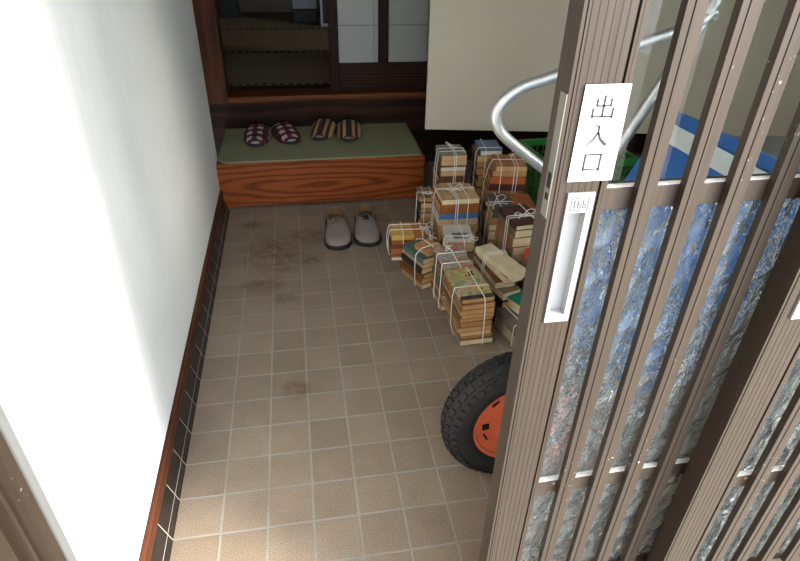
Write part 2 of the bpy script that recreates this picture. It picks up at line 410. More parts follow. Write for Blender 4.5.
lattice_door('door_1', 'inner bronze lattice sliding door carrying the white paper sign', .567, 0, 11)
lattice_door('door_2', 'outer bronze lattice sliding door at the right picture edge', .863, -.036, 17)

# paper sign
root = empty('paper_sign', (.6158, -1.0012, .9665), 0)
tag(root, 'white paper sign with three black characters pasted on the bronze door stile', 'sign')
bm = bmesh.new(); prism(bm, [(-.0238,-.0475),(.0238,-.0475),(.0220,.0475),(-.0232,.0475)], 1, -.0006, 0); obj('sheet', bm, M_paper, root)
def strokes(name, segs):
    bm = bmesh.new()
    for (p, q, wa, wb) in segs:
        p = Vector((p[0], p[1])); q = Vector((q[0], q[1])); d = (q-p).normalized(); n = Vector((-d.y, d.x))
        a = p+n*wa/2; b = p-n*wa/2; c = q-n*wb/2; e = q+n*wb/2
        prism(bm, [(a.x,a.y),(b.x,b.y),(c.x,c.y),(e.x,e.y)], 1, -.0010, -.0006)
    return obj(name, bm, M_ink, root)
V, H = .0022, .0016
cx, cy, k = -.0015, .0272, .0105     # 出
def q(x, y): return (cx+x*k, cy+y*k)
strokes('character', [(q(0,1),q(0,-.9),V,V),(q(-.66,.72),q(-.66,.05),V,V),(q(.66,.72),q(.66,.0),V,V),(q(-.66,.06),(q(.66,.06)),H,H),
    (q(-.95,-.12),q(-.95,-1),V,V),(q(.95,-.12),q(.95,-1.08),V,V),(q(-.95,-.9),q(.95,-.9),H,H)])
cx, cy = -.0018, -.0012               # 入
strokes('character', [(q(-.35,.98),q(.02,.93),H,H),(q(.02,.97),q(.02,.35),V,V),(q(.02,.4),q(-.3,-.25),V,V*.9),(q(-.3,-.25),q(-1,-.95),V*.9,H*.6),
    (q(.02,.38),q(.32,-.3),V,V*1.2),(q(.32,-.3),q(1.0,-.9),V*1.2,V*1.5)])
cx, cy = -.0018, -.0275               # 口
strokes('character', [(q(-.78,.8),q(-.78,-.92),V,V),(q(.78,.8),q(.78,-.92),V,V),(q(-.78,.74),q(.78,.74),H,H),(q(-.78,-.7),q(.78,-.7),H,H)])

# ------------------------------------------------------------------ sliding screens and beige door
root = empty('door_3', (.5, 1.45, .3685)); struct(root, 'dark framed sliding screen with pale frosted panes beside the tatami opening', 'door')
bm = bmesh.new(); box(bm, 0, .045, -.018, .014, 0, 1.53); obj('stile', bm, M_door, root, .002)
bm = bmesh.new(); box(bm, .237, .287, -.016, .014, .1301, 1.40); obj('stile', bm, M_door, root, .002)
bm = bmesh.new(); box(bm, .50, .545, -.018, .014, 0, 1.53); obj('stile', bm, M_door, root, .002)
bm = bmesh.new(); box(bm, .0455, .4995, -.014, .012, 0, .13); obj('bottom_board', bm, M_dark, root, .002)
bm = bmesh.new(); box(bm, .0455, .4995, -.015, .012, 1.4001, 1.53); obj('top_rail', bm, M_door, root, .002)
M_frost = plain('frosted_screen_glass', (158,160,158), .5, 0, .03, 8)
M_kumi = plain('grey_screen_bar', (128,128,128), .6, 0, .05)
for xa, xb in ((.0455,.2365), (.2875,.4995)):
    bm = bmesh.new(); box(bm, xa, xb, -.003, .003, .1305, 1.3998); pn = obj('pane', bm, M_frost, root)
    bm = bmesh.new()
    for z in (.30, .62, .94): box(bm, xa, xb, -.006, -.0031, z-.0022, z+.0022)
    for x in (xa+(xb-xa)*.9,): box(bm, x-.0015, x+.0015, -.0055, -.0031, .131, 1.399)
    obj('lattice_strip', bm, M_kumi, pn)
root = empty('door_4', (1.06, 1.45, .3685)); struct(root, 'second dark framed screen hidden behind the beige door', 'door')
bm = bmesh.new(); box(bm, 0, 1.58, -.016, .014, 0, .13); obj('bottom_board', bm, M_dark, root)
bm = bmesh.new(); box(bm, 0, .045, -.018, .014, .1301, 1.53); obj('stile', bm, M_door, root)
bm = bmesh.new(); box(bm, .0455, 1.58, -.003, .003, .1301, 1.53); obj('pane', bm, M_frost, root)
# beige leaf
a = math.atan2(.911-1.008, 1.455-.891)
root = empty('door_5', (.891, 1.010, .30), a); struct(root, 'plain beige flat door leaf hanging above the stacked books', 'door')
bm = bmesh.new(); box(bm, 0, 1.74, 0, .03, 0, 1.7); obj('leaf', bm, M_beige, root, .0015)
bm = bmesh.new(); tube(bm, [(.05,-.004,.75),(.05,-.018,.75),(.05,-.022,.755)], [.012,.016,.010], 14); obj('knob', bm, M_lock, root) if False else bm.free()

# ------------------------------------------------------------------ step, mat
bm = bmesh.new(); box(bm, -.0295, .875, .9135, .938, .012, .212)
root = empty('wooden_step', (0,0,0)); tag(root, 'orange-brown wooden step board below the raised floor', 'step')
fr = obj('front_board', bm, M_step, root, .003)
bm = bmesh.new(); box(bm, -.0295, .875, .9381, 1.3735, .185, .2115); obj('tread', bm, M_sill, root, .002)
bm = bmesh.new(); box(bm, .85, .875, .9381, 1.3735, 0, .1849); box(bm, -.0295, -.005, .9381, 1.3735, 0, .1849); box(bm, -.005, .85, 1.35, 1.3735, 0, .1849); box(bm,-.005,.85,.945,.965,0,.1849); obj('plinth', bm, M_dark, root)
s = N('green_felt'); v = s.co(); fz = s.noise(v, 260, 3, .8)
col = s.ramp(fz, [(.3, lin((116,118,84))), (.7, lin((158,158,124)))]); col = s.mix(.5, col, s.ramp(s.noise(v, 9, 3), [(.3, (.85,.86,.84)), (.7, (1.1,1.1,1.1))]), 'MULTIPLY'); s.bump(fz, .8, .003); M_mat = s.set(col, .95)
bm = bmesh.new(); pts = [(.862,.9165),(.868,1.366),(-.024,1.366)]
cxy = (.03, .9705); pts += [(cxy[0]-.056*math.cos(t)+.0, cxy[1]-.054*math.sin(t)) for t in [PI/2*k/8 for k in range(9)]]
prism(bm, pts, 2, .2125, .2195); o = obj('step_mat', bm, M_mat, None, .002); tag(o, 'green felt mat with a rounded corner laid on the wooden step', 'mat')

# ------------------------------------------------------------------ tatami room
s = N('tatami_weave'); v = s.co(); w = s.noise(s.co((6,420,1)), 1, 3, .6)
col = s.ramp(w, [(.3, lin((112,100,78))), (.7, lin((144,130,102)))]); s.bump(w, .3, .001); M_tat = s.set(col, .8)
s = N('tatami_border'); v = s.co((24,24,24)); ck = s.n('TexWave', bands_direction='X'); s.l(v, ck.inputs['Vector']); ck.inputs['Scale'].default_value = .3; ck.inputs['Distortion'].default_value = 2.0
M_heri = s.set(s.ramp(ck.outputs['Fac'], [(.55, lin((28,24,26))), (.8, lin((120,108,88)))]), .7)
for i, (y0, y1, where) in enumerate(((1.502,1.600,'a narrow board strip'), (1.601,2.400,'nearest the entrance sill'), (2.401,3.200,'in the middle of the room'), (3.201,3.999,'against the far wall'))):
    if i == 0:
        o = boxobj('floor_board', (-.95, 1.95, 1.502, 1.600, .3455, .362), M_dark); o.name = 'trim_10'; struct(o, 'narrow dark board in front of the tatami mats', 'trim'); continue
    root = empty('tatami_mat', (0, (y0+y1)/2, .3455)); tag(root, 'straw tatami mat with dark patterned edging, ' + where, 'mat', 'tatami mats in the back room')
    d = (y1-y0)/2
    bm = bmesh.new(); box(bm, -.9, .95, -d+.026, d-.026, 0, .018); obj('straw_surface', bm, M_tat, root)
    for s_ in (-1, 1):
        bm = bmesh.new(); box(bm, -.9, .95, min(s_*d, s_*(d-.0255)), max(s_*d, s_*(d-.0255)), 0, .0185); obj('border', bm, M_heri, root)
bm = bmesh.new(); box(bm, -.47, -.09, 3.70, 3.97, .3645, .74); root = obj('storage_box', bm, plain('black_lacquer', (20,19,22), .4), None, .006); tag(root, 'black box at the far left end of the tatami room', 'box')
bm = bmesh.new(); box(bm, -.455, -.105, 3.696, 3.6999, .50, .505); obj('lid_seam', bm, M_void, root)
root = empty('heater', (.46, 3.52, .364)); tag(root, 'black floor heater with a grey band at the far end of the tatami', 'heater')
bm = bmesh.new(); box(bm, -.115, .07, -.08, .08, .001, .10); obj('base', bm, plain('heater_black', (22,22,24), .5), root, .004)
bm = bmesh.new(); box(bm, -.115, .07, -.08, .08, .101, .165); obj('grille', bm, plain('heater_grey', (120,126,134), .4, .5), root, .003)
bm = bmesh.new(); box(bm, -.115, .07, -.08, .08, .166, .40); obj('body', bm, plain('heater_black', (22,22,24), .5), root, .004)
root = empty('display_stand', (.585, 3.30, .364)); tag(root, 'pale upright frame with a dark blue panel beside the heater', 'stand')
bm = bmesh.new(); box(bm, -.035, -.020, -.03, .03, 0, .45); box(bm, .06, .075, -.03, .03, 0, .45); box(bm, -.0199, .0599, -.03, .03, 0, .02); box(bm, -.0199, .0599, -.03, .03, .43, .45); obj('frame', bm, plain('pale_frame', (196,204,212), .5), root, .002)
bm = bmesh.new(); box(bm, -.0199, .0599, -.01, .01, .0205, .4295); obj('panel', bm, plain('dark_blue_panel', (34,40,66), .4), root)

# ------------------------------------------------------------------ slippers
def m_plaid(name, base, stripe, fine):
    s = N(name); v = s.co((1,1,1)); sep = s.n('SeparateXYZ'); s.l(v, sep.inputs[0])
    wob = s.math('MULTIPLY', s.noise(v, 60, 2), .012)
    def st(c, period, off=0):
        return s.math('GREATER_THAN', s.math('FRACT', s.math('ADD', s.math('DIVIDE', s.math('ADD', sep.outputs[c], wob), period), off)), .5)
    a, b = st(0, .046, .2), st(1, .044)
    col = s.mix(s.math('MULTIPLY', a, .75), lin(base), lin(stripe)); col = s.mix(s.math('MULTIPLY', b, .75), col, lin(stripe))
    col = s.mix(s.math('MULTIPLY', s.math('MULTIPLY', a, b), .85), col, lin(fine))
    s.bump(s.noise(v, 500), .3, .001)
    return s.set(col, .9)
def m_stripe(name, cols, period):
    s = N(name); v = s.co(); sep = s.n('SeparateXYZ'); s.l(v, sep.inputs[0])
    f_ = s.math('FRACT', s.math('DIVIDE', sep.outputs[0], period))
    n = len(cols); col = s.ramp(f_, [(i/n, lin(c)) for i, c in enumerate(cols)], 'CONSTANT')
    s.bump(s.noise(v, 400), .3, .001); return s.set(col, .9)
def slipper(name, label, loc, rz, upper_mat, trim_rgb, L=.262, W=.1):
    """toe towards -y, origin at the middle of the sole"""
    root = empty(name, loc, rz); tag(root, label, 'slipper', 'slippers on the green step mat')
    def hw(t):   # t 0 heel..1 toe, half width
        return W/2*(.80+.22*math.sin(PI*min(1,t*.95))) * max(.0, 1-abs(2*t-1)**5)**.5
    n = 26
    def ring(sc, off=0): 
        R = []
        for k in range(n+1): t = k/n; R.append((hw(t)*sc+ (off if 0<k<n else 0), L/2-t*L))
        return R+[(-x, y) for x, y in R[-2:0:-1]]
    bm = bmesh.new(); prism(bm, ring(1), 2, 0, .016); obj('sole', bm, plain('slipper_sole', (40,34,32), .8), root, .003)
    bm = bmesh.new(); prism(bm, ring(.93), 2, .0161, .020); obj('insole', bm, plain(name+'_insole_'+str(trim_rgb), trim_rgb, .9), root, .001)
    # arched upper from 40% back to just short of the toe
    bm = bmesh.new(); rows = []
    t0, t1, m, q_ = .40, .965, 18, 16
    for i in range(m+1):
        t = t0+(t1-t0)*i/m; h = hw(t)*1.02+.002; rise = (.046)*(1-.62*((t-t0)/(t1-t0))**1.6)
        row = []
        for j in range(q_+1):
            a_ = PI*j/q_; row.append(bm.verts.new((h*math.cos(a_)*(1+.06*math.sin(a_)), L/2-t*L, .008+rise*math.sin(a_)**.75)))
        rows.append(row)
    for i in range(m):
        for j in range(q_):
            f_ = bm.faces.new([rows[i][j], rows[i][j+1], rows[i+1][j+1], rows[i+1][j]]); f_.smooth = True
    up = obj('upper', bm, upper_mat, root); sm = up.modifiers.new('thick', 'SOLIDIFY'); sm.thickness = .005; sm.offset = 1
    bm = bmesh.new(); tube(bm, [Vector(v_) for v_ in [(hw(t1)*1.04*math.cos(PI*j/q_), L/2-t1*L-.002, .009+(.046*.38+.005)*math.sin(PI*j/q_)**.75) for j in range(q_+1)]], .0032, 6)
    obj('toe_binding', bm, plain('slipper_binding_dark', (34,22,26), .8), up)
    return root
M_plaid = m_plaid('red_plaid_cloth', (34,16,22), (104,34,46), (198,176,176))
M_strip = m_stripe('brown_striped_cloth', [(36,26,22),(164,116,84),(46,30,24),(178,138,104),(60,34,28)], .070)
slipper('slipper', 'red plaid slipper, leftmost on the green mat', (.135, 1.215, .2202), math.radians(-3), M_plaid, (196,190,186))
slipper('slipper', 'red plaid slipper beside the brown striped pair on the mat', (.262, 1.225, .2202), math.radians(14), M_plaid, (196,190,186))
slipper('slipper', 'brown striped slipper beside the red plaid pair on the mat', (.447, 1.262, .2202), math.radians(-14), M_strip, (150,138,128))
slipper('slipper', 'brown striped slipper, rightmost on the green mat', (.565, 1.233, .2202), math.radians(-5), M_strip, (150,138,128))

# ------------------------------------------------------------------ lace-up shoes
def shoe(label, loc, rz, mirror, lace_rgb, loose):
    root = empty('lace_up_shoe', loc, rz); tag(root, label, 'shoe', 'grey shoes on the tile floor')
    L = .285
    def hw(t):
        pts = [(0,.0),(.02,.021),(.06,.033),(.14,.0395),(.3,.041),(.45,.0425),(.58,.047),(.72,.0525),(.85,.0505),(.94,.038),(.985,.021),(1,.0)]
        for (a, x), (b, y) in zip(pts, pts[1:]):
            if t <= b: 
                k = (t-a)/(b-a); return x+(y-x)*k
        return 0
    def cxo(t): return mirror*(.003*math.sin(PI*t)-.003*t*t)
    def top(t):
        pts = [(0,.060),(.1,.064),(.3,.056),(.40,.058),(.5,.063),(.62,.056),(.75,.048),(.88,.043),(.95,.036),(1,.022)]
        for (a, x), (b, y) in zip(pts, pts[1:]):
            if t <= b: return x+(y-x)*(t-a)/(b-a)
        return .02
    n = 40
    def ring(add):
        R = [(cxo(k/n)+hw(k/n)+(add if 0 < k < n else 0), (L/2+add)-(k/n)*(L+2*add)) for k in range(n+1)]
        return R+[(cxo(k/n)-hw(k/n)-(add if 0 < k < n else 0), (L/2+add)-(k/n)*(L+2*add)) for k in range(n-1, 0, -1)]
    bm = bmesh.new(); prism(bm, ring(.005), 2, 0, .017); obj('sole', bm, plain('shoe_sole_black', (22,20,20), .7), root, .003)
    bm = bmesh.new(); prism(bm, ring(-.004), 2, .0172, .020); obj('insole', bm, plain('shoe_insole_brown', (120,90,56), .9), root)
    M_leather = plain('grey_suede', (130,119,111), .85, 0, .08, 90)
    # upper shell
    bm = bmesh.new(); rows = []; q_ = 24; m = 44
    for i in range(m+1):
        t = .004+.992*i/m; h = max(hw(t), .004); z1 = top(t); row = []
        for j in range(q_+1):
            a_ = PI*j/q_; ca, sa = math.cos(a_), math.sin(a_)
            xx = h*math.copysign(abs(ca)**.75, ca); zz = .015+(z1-.015)*sa**.62
            row.append(bm.verts.new((cxo(t)+xx, L/2-t*L, zz)))
        rows.append(row)
    for i in range(m):
        t = (i+.5)/m
        for j in range(q_):
            hole = (.055 < t < .41) and (5 <= j < q_-5)
            if t >= .385 and t < .41 and not (8 <= j < q_-8): hole = False
            slit = .41 <= t < .56 and (q_//2-1 <= j < q_//2+1)
            if hole or slit: continue
            f_ = bm.faces.new([rows[i][j], rows[i][j+1], rows[i+1][j+1], rows[i+1][j]]); f_.smooth = True
    bm.faces.new(rows[0][::-1]); bm.faces.new(rows[-1])
    up = obj('upper', bm, [M_leather, plain('shoe_lining_tan', (128,98,64), .9)], root); sm = up.modifiers.new('thick', 'SOLIDIFY'); sm.thickness = .003; sm.offset = -1; sm.material_offset = 1; sm.material_offset_rim = 0
    # lining, tongue, seam
    bm = bmesh.new(); vs = []
    for i in range(9):
        t = .36+.2*i/8; z1 = top(max(t,.40))-.006+(.006 if t < .42 else 0); vs.append([bm.verts.new((cxo(t)+x*.016, L/2-t*L, z1-.004*abs(x))) for x in (-1,-.5,0,.5,1)])
    for i in range(8):
        for j in range(4): bm.faces.new([vs[i][j], vs[i][j+1], vs[i+1][j+1], vs[i+1][j]]).smooth = True
    tg = obj('tongue', bm, M_leather, root); sm = tg.modifiers.new('thick','SOLIDIFY'); sm.thickness = .003
    bm = bmesh.new()
    tube(bm, [(cxo(.62)+.049*math.cos(PI*j/20)*.93, L/2-.615*L-.010*math.sin(PI*j/20), .016+(.0655-.016)*max(0,math.sin(PI*j/20))**.62+.0008) for j in range(2, 19)], .0011, 5)
    obj('seam', bm, plain('shoe_seam', (134,122,112), .9), up)
    M_l = plain('lace_'+str(lace_rgb), lace_rgb, .8)
    bm = bmesh.new()
    for t in (.46, .50, .54):
        z1 = top(t)+.001; c_ = cxo(t); y = L/2-t*L
        tube(bm, [(c_-.017, y, z1-.006), (c_-.008, y-.001, z1), (c_+.008, y-.003, z1), (c_+.017, y-.005, z1-.006)], .0018, 6)
    z1 = top(.47)+.003; y = L/2-.47*L
    if loose:
        tube(bm, smooth_path([(0,y,z1),(.012,y+.004,z1+.004),(.028,y-.006,z1-.010),(.040,y-.034,z1-.030),(.0455,y-.062,z1-.038)], 6), .0017, 6)
        tube(bm, smooth_path([(0,y,z1),(-.012,y+.010,z1+.003),(-.019,y-.006,z1-.001),(-.006,y-.012,z1+.001),(.010,y-.024,z1-.003)], 6), .0017, 6)
    else:
        tube(bm, smooth_path([(0,y,z1),(-.014,y+.010,z1+.003),(-.024,y-.008,z1-.006),(-.014,y-.026,z1-.004),(0,y-.006,z1)], 6), .0017, 6)
        tube(bm, smooth_path([(0,y,z1),(.014,y+.010,z1+.003),(.024,y-.008,z1-.006),(.012,y-.028,z1-.005),(0,y-.006,z1)], 6), .0017, 6)
        tube(bm, smooth_path([(0,y,z1),(.004,y-.02,z1),(.012,y-.036,z1-.006)], 5), .0016, 6)
    obj('lace', bm, M_l, root)
    return root
shoe('grey suede lace-up shoe with brown laces, left one on the tiles', (.453, .630, .001), math.radians(-1), 1, (112,92,74), False)
shoe('grey suede lace-up shoe with a loose black lace, nearest the books', (.577, .640, .001), math.radians(-4), -1, (24,22,22), True)

# ------------------------------------------------------------------ wheelbarrow standing on its nose
hub = Vector((.771, -.622, .1745)); az = .045
root = empty('wheelbarrow', (hub.x, hub.y, 0), az)
tag(root, 'wheelbarrow with orange-rimmed black wheel and silver tubes tipped up behind the door', 'wheelbarrow')
# local frame: x along h, y lateral (away from camera), z up
HB = Vector((0, 0, .1785))
R_, tw = .1745, .039
def revolve(bm, prof, n, mi=0, smooth=True):
    rings = []
    for k in range(n):
        a_ = 2*PI*k/n
        rings.append([bm.verts.new((rr*math.cos(a_), yy, rr*math.sin(a_))) for rr, yy in prof])
    for k in range(n):
        A, B = rings[k], rings[(k+1)%n]
        for i in range(len(prof)-1):
            f_ = bm.faces.new([A[i], A[i+1], B[i+1], B[i]]); f_.smooth = smooth; f_.material_index = mi
wheel = empty('wheel', HB); wheel.parent = root
bm = bmesh.new()
prof = [(R_-2*tw+.012+0, -.024)]
for k in range(15):
    a_ = -PI*.80+PI*1.60*k/14
    prof.append((R_-tw+(tw-.001)*math.cos(a_), (tw+.001)*math.sin(a_)))
prof.append((R_-2*tw+.012, .024))
revolve(bm, prof, 72)
nk = 46
for k in range(nk):
    for j, (ph, w_) in enumerate(((-.98,.011),(-.5,.011),(0,.012),(.5,.011),(.98,.011))):
        a_ = 2*PI*(k+(.5 if j % 2 else 0))/nk
        cr = R_-tw+(tw-.0015)*math.cos(ph); cy_ = (tw+.0005)*math.sin(ph)
        M = Matrix.Rotation(-a_, 4, 'Y') @ Matrix.Translation((cr, cy_, 0)) @ Matrix.Rotation(ph, 4, 'Z')
        box(bm, -.002, .0042, -w_/2, w_/2, -.0072, .0072, 0, M)
obj('tyre', bm, M_black, wheel)
bm = bmesh.new(); ri = .1125
revolve(bm, [(ri,-.027),(ri+.003,-.031),(ri-.004,-.031),(ri-.008,-.022),(ri-.016,-.016),(.060,-.014),(.040,-.022),(.030,-.034),(.016,-.036),(.016,.036),(.030,.034),(.040,.022),(.060,.014),(ri-.016,.016),(ri-.008,.022),(ri-.004,.031),(ri+.003,.031),(ri,.027)], 64)
obj('rim', bm, M_orange, wheel)
bm = bmesh.new()
for k in range(5):
    a_ = math.radians(186+72*k)
    M = Matrix.Rotation(-a_, 4, 'Y') @ Matrix.Translation((.079, -.0155, 0))
    box(bm, -.008, .008, -.0025, .004, -.008, .008, 0, M); obj('vent_slot', bm, M_void, wheel); bm = bmesh.new()
for k in range(5):
    a_ = math.radians(136+72*k)
    M = Matrix.Rotation(-a_, 4, 'Y') @ Matrix.Translation((.086, -.0158, 0))
    box(bm, -.0022, .0022, -.0025, .004, -.010, .010, 0, M); obj('vent_slot', bm, M_void, wheel); bm = bmesh.new()
bm = bmesh.new(); tube(bm, [(0,-.075,0),(0,.075,0)], .008, 12); tube(bm, [(0,-.046,0),(0,-.037,0)], .018, 12); tube(bm, [(0,.037,0),(0,.046,0)], .018, 12); obj('axle', bm, M_steel, wheel)
# main tubes
ca, sa = .439, .898
def L_(u_, v_, y): return HB+Vector((u_*ca+v_*sa, y, u_*sa-v_*ca))
RT = .0122
for s_ in (1, -1):
    bm = bmesh.new()
    pts = round_path([L_(-.004,0,s_*.062), L_(.10,0,s_*.075), L_(.30,0,s_*.232), L_(.96,0,s_*.235), L_(1.22,-.05,s_*.235)], [.05,.08,.1])
    tube(bm, pts, RT, 14); obj('frame_tube', bm, M_steel, root)
    bm = bmesh.new(); tube(bm, [L_(1.09,-.025,s_*.235), L_(1.23,-.052,s_*.235)], .017, 14); obj('hand_grip', bm, M_black, root)
# leg loop on the far side, and its cross brace
def W_(x, z, y=.235): return Vector((x-hub.x, y, z))
bm = bmesh.new()
LP = [(1.176,.984),(1.129,.958),(1.009,.922),(.849,.869),(.790,.852),(.757,.832),(.737,.804),(.742,.774),(.768,.744),(.857,.676),(.925,.628),(.992,.580)]
pts = smooth_path([W_(x, z, .232-(x-hub.x)*.0) for x, z in LP], 8)
tube(bm, pts, [RT*.95]*len(pts), 14); obj('leg', bm, M_steel, root)
bm = bmesh.new(); tube(bm, [W_(1.17,.975,.219), W_(1.17,.975,.256)], .007, 10); obj('bolt', bm, M_lock, root)
bm = bmesh.new(); tube(bm, [L_(.40,.0,-.222), L_(.40,.0,.222)], RT*.8, 12); obj('cross_bar', bm, M_steel, root)
# tray: open box on the far side of the tubes
def tray_bm():
    bm = bmesh.new(); t = .004
    y0, y1 = -.175, .180; u0_, u1_ = .235, .710; v0 = .020; d = .05
    inn = [(u0_,y0),(u1_,y0),(u1_,y1),(u0_,y1)]; out = [(u0_-.01,y0-.004),(u1_+.006,y0-.004),(u1_+.006,y1+.004),(u0_-.01,y1+.004)]
    A = [bm.verts.new(L_(a, v0, b)) for a, b in inn]; B = [bm.verts.new(L_(a, v0+d, b)) for a, b in out]
    A2 = [bm.verts.new(L_(a+(t if a < .4 else -t), v0+t, b+(t if b < 0 else -t))) for a, b in inn]; B2 = [bm.verts.new(L_(a+(t if a < .4 else -t), v0+d, b+(t if b < 0 else -t))) for a, b in out]
    bm.faces.new(A); bm.faces.new(A2[::-1])
    for i in range(4):
        j = (i+1) % 4
        bm.faces.new([A[i],B[i],B[j],A[j]]); bm.faces.new([A2[i],A2[j],B2[j],B2[i]]); bm.faces.new([B[i],B2[i],B2[j],B[j]])
    return bm
obj('tray', tray_bm(), M_blue, root, .0)
bm = bmesh.new()
pts = [L_(.632,.006,-.262), L_(.632,.006,.262)]
Mx = Matrix(((ca, sa, 0, 0),(0,0,1,0),(sa,-ca,0,0),(0,0,0,1)))   # local (u,v,y)
def ubox(bm, u0_, u1_, v0, v1, y0, y1):
    vs = [bm.verts.new(L_(a,b,c)) for a,b,c in [(u0_,v0,y0),(u1_,v0,y0),(u1_,v1,y0),(u0_,v1,y0),(u0_,v0,y1),(u1_,v0,y1),(u1_,v1,y1),(u0_,v1,y1)]]
    for f_ in [(0,3,2,1),(4,5,6,7),(0,1,5,4),(1,2,6,5),(2,3,7,6),(3,0,4,7)]: bm.faces.new([vs[i] for i in f_])
bm.free(); bm = bmesh.new(); ubox(bm, .650, .686, .0130, .0198, -.173, .178)
o = obj('tray_band', bm, M_band, root, .001); o['label'] = 'pale band across the blue tray'

# ------------------------------------------------------------------ green crate
root = empty('crate', (1.465, .655, .0)); root.rotation_euler = (0,0,math.radians(4)); tag(root, 'green plastic lattice crate behind the book piles', 'crate')
wx, wy, hz = .19, .14, .315
bm = bmesh.new()
box(bm, -wx-.008, wx+.008, -wy-.008, -wy+.004, hz-.03, hz); box(bm, -wx-.008, wx+.008, wy-.004, wy+.008, hz-.03, hz)
box(bm, -wx-.008, -wx+.004, -wy+.0041, wy-.0041, hz-.03, hz); box(bm, wx-.004, wx+.008, -wy+.0041, wy-.0041, hz-.03, hz)
obj('rim', bm, M_green, root, .002)
bm = bmesh.new()
box(bm, -wx, wx, -wy, wy, .001, .010)
def latt(bm, fn, a0, a1):
    n_ = int((a1-a0)/.026)
    for k in range(n_+1):
        a_ = a0+(a1-a0)*k/n_
        fn(bm, a_-.0022, a_+.0022, .010, hz-.0301)
    for k in range(1, 10): z = .010+k*(hz-.045)/10; fn(bm, a0, a1, z-.002, z+.002)
for s_ in (-1, 1):
    latt(bm, lambda b, a0, a1, z0, z1: box(b, a0, a1, s_*wy-.002, s_*wy+.002, z0, z1), -wx, wx)
    latt(bm, lambda b, a0, a1, z0, z1: box(b, s_*wx-.002, s_*wx+.002, a0, a1, z0, z1), -wy, wy)
obj('lattice_body', bm, M_green, root)

# ------------------------------------------------------------------ books
def m_pages(rgb, var=.30):
    key = 'pages_%d_%d_%d' % rgb
    if key in _m: return _m[key]
    s = N(key); c = lin(rgb)
    ln = s.noise(s.co((2,2,900)), 1, 2, .6); st = s.noise(s.co(), 22, 3, .6)
    col = s.ramp(ln, [(.3, tuple(x*(1-var) for x in c)), (.7, tuple(min(1,x*(1+var)) for x in c))])
    col = s.mix(.5, col, s.ramp(st, [(.35, (.78,.72,.64)), (.65, (1.05,1.05,1.05))]), 'MULTIPLY')
    s.bump(ln, .4, .0008)
    _m[key] = s.set(col, .9); return _m[key]
def m_cover(rgb, art=None):
    key = 'cover_%d_%d_%d_%s' % (*rgb, art)
    if key in _m: return _m[key]
    s = N(key); c = lin(rgb); v = s.co()
    col = s.ramp(s.noise(v, 30, 4), [(.3, tuple(x*.85 for x in c)), (.7, tuple(min(1,x*1.12) for x in c))])
    if art:
        sep = s.n('SeparateXYZ'); s.l(v, sep.inputs[0])
        vo = s.n('TexVoronoi'); vo.inputs['Scale'].default_value = 38; s.l(v, vo.inputs['Vector'])
        nz = s.noise(v, 34, 3, .6)
        if art == 'comic':
            pal = [(.0,(176,170,146)),(.34,(128,150,88)),(.42,(182,172,142)),(.48,(190,132,104)),(.53,(150,164,112)),(.60,(206,172,92)),(.66,(64,58,52))]
            a_ = s.ramp(s.noise(v, 19, 2, .5), [(p, lin(q_)) for p, q_ in pal], 'CONSTANT')
            low = s.math('LESS_THAN', sep.outputs[1], -.066)
            band = s.ramp(vo.outputs['Distance'], [(.0, lin((36,28,34))), (.5, lin((70,50,56)))], 'CONSTANT')
            col = s.mix(low, a_, band)
        elif art == 'grey_comic':
            pal = [(.0,(150,150,138)),(.45,(172,168,154)),(.53,(190,116,96)),(.60,(140,142,130))]
            col = s.ramp(nz, [(p, lin(q_)) for p, q_ in pal], 'CONSTANT')
        elif art == 'picture':
            m1 = s.math('MULTIPLY', s.math('LESS_THAN', s.math('ABSOLUTE', s.math('ADD', sep.outputs[1], .020)), .022), s.math('LESS_THAN', s.math('ABSOLUTE', s.math('SUBTRACT', sep.outputs[0], .006)), .030))
            col = s.mix(m1, col, s.ramp(nz, [(.4, lin((84,84,82))), (.6, lin((122,122,118)))]))
        elif art == 'aged':
            col = s.mix(.6, col, s.ramp(nz, [(.35, (.6,.55,.5)), (.65, (1.15,1.1,1.05))]), 'MULTIPLY')
        elif art == 'bar':
            m1 = s.math('LESS_THAN', s.math('ABSOLUTE', s.math('SUBTRACT', sep.outputs[0], .012)), .009)
            m2 = s.math('LESS_THAN', sep.outputs[1], .05)
            col = s.mix(s.math('MULTIPLY', m1, m2), col, lin((14,44,38)))
        elif art == 'split':
            m1 = s.math('GREATER_THAN', sep.outputs[0], .012)
            col = s.mix(m1, col, lin((176,112,62)))
    s.bump(s.noise(v, 60), .08, .001)
    _m[key] = s.set(col, .5); return _m[key]

def book(loc, rz, W, L, T, cover, pages, label, group, spine=0, art=None, hard=False, tilt=(0,0)):
    """spine: 0 -> spine faces local -x, 1 -> spine faces local -y, 2 -> +x, 3 -> +y. W along x, L along y of the pile"""
    root = empty('book', loc, rz); root.rotation_euler = (tilt[0], tilt[1], rz); tag(root, label, 'book', group)
    c = .0024 if hard else .0016; ins = .003 if hard else .0009
    w, l = W/2, L/2
    bm = bmesh.new()
    g = .00004
    box(bm, -w, w, -l, l, 0, c); box(bm, -w, w, -l, l, T-c, T)
    sp = [(-w, -w+c, -l, l), (-w, w, -l, -l+c), (w-c, w, -l, l), (-w, w, l-c, l)][spine]
    box(bm, *sp, c+g, T-c-g)
    obj('cover', bm, m_cover(cover, art), root, .0006)
    bm = bmesh.new()
    e = [ins, ins, ins, ins]          # -x,+x,-y,+y insets
    e[[0, 2, 1, 3][spine]] = c+.0002
    vs = box(bm, -w+e[0], w-e[1], -l+e[2], l-e[3], c+g, T-c-g)
    obj('pages', bm, m_pages(pages), root)
    return root

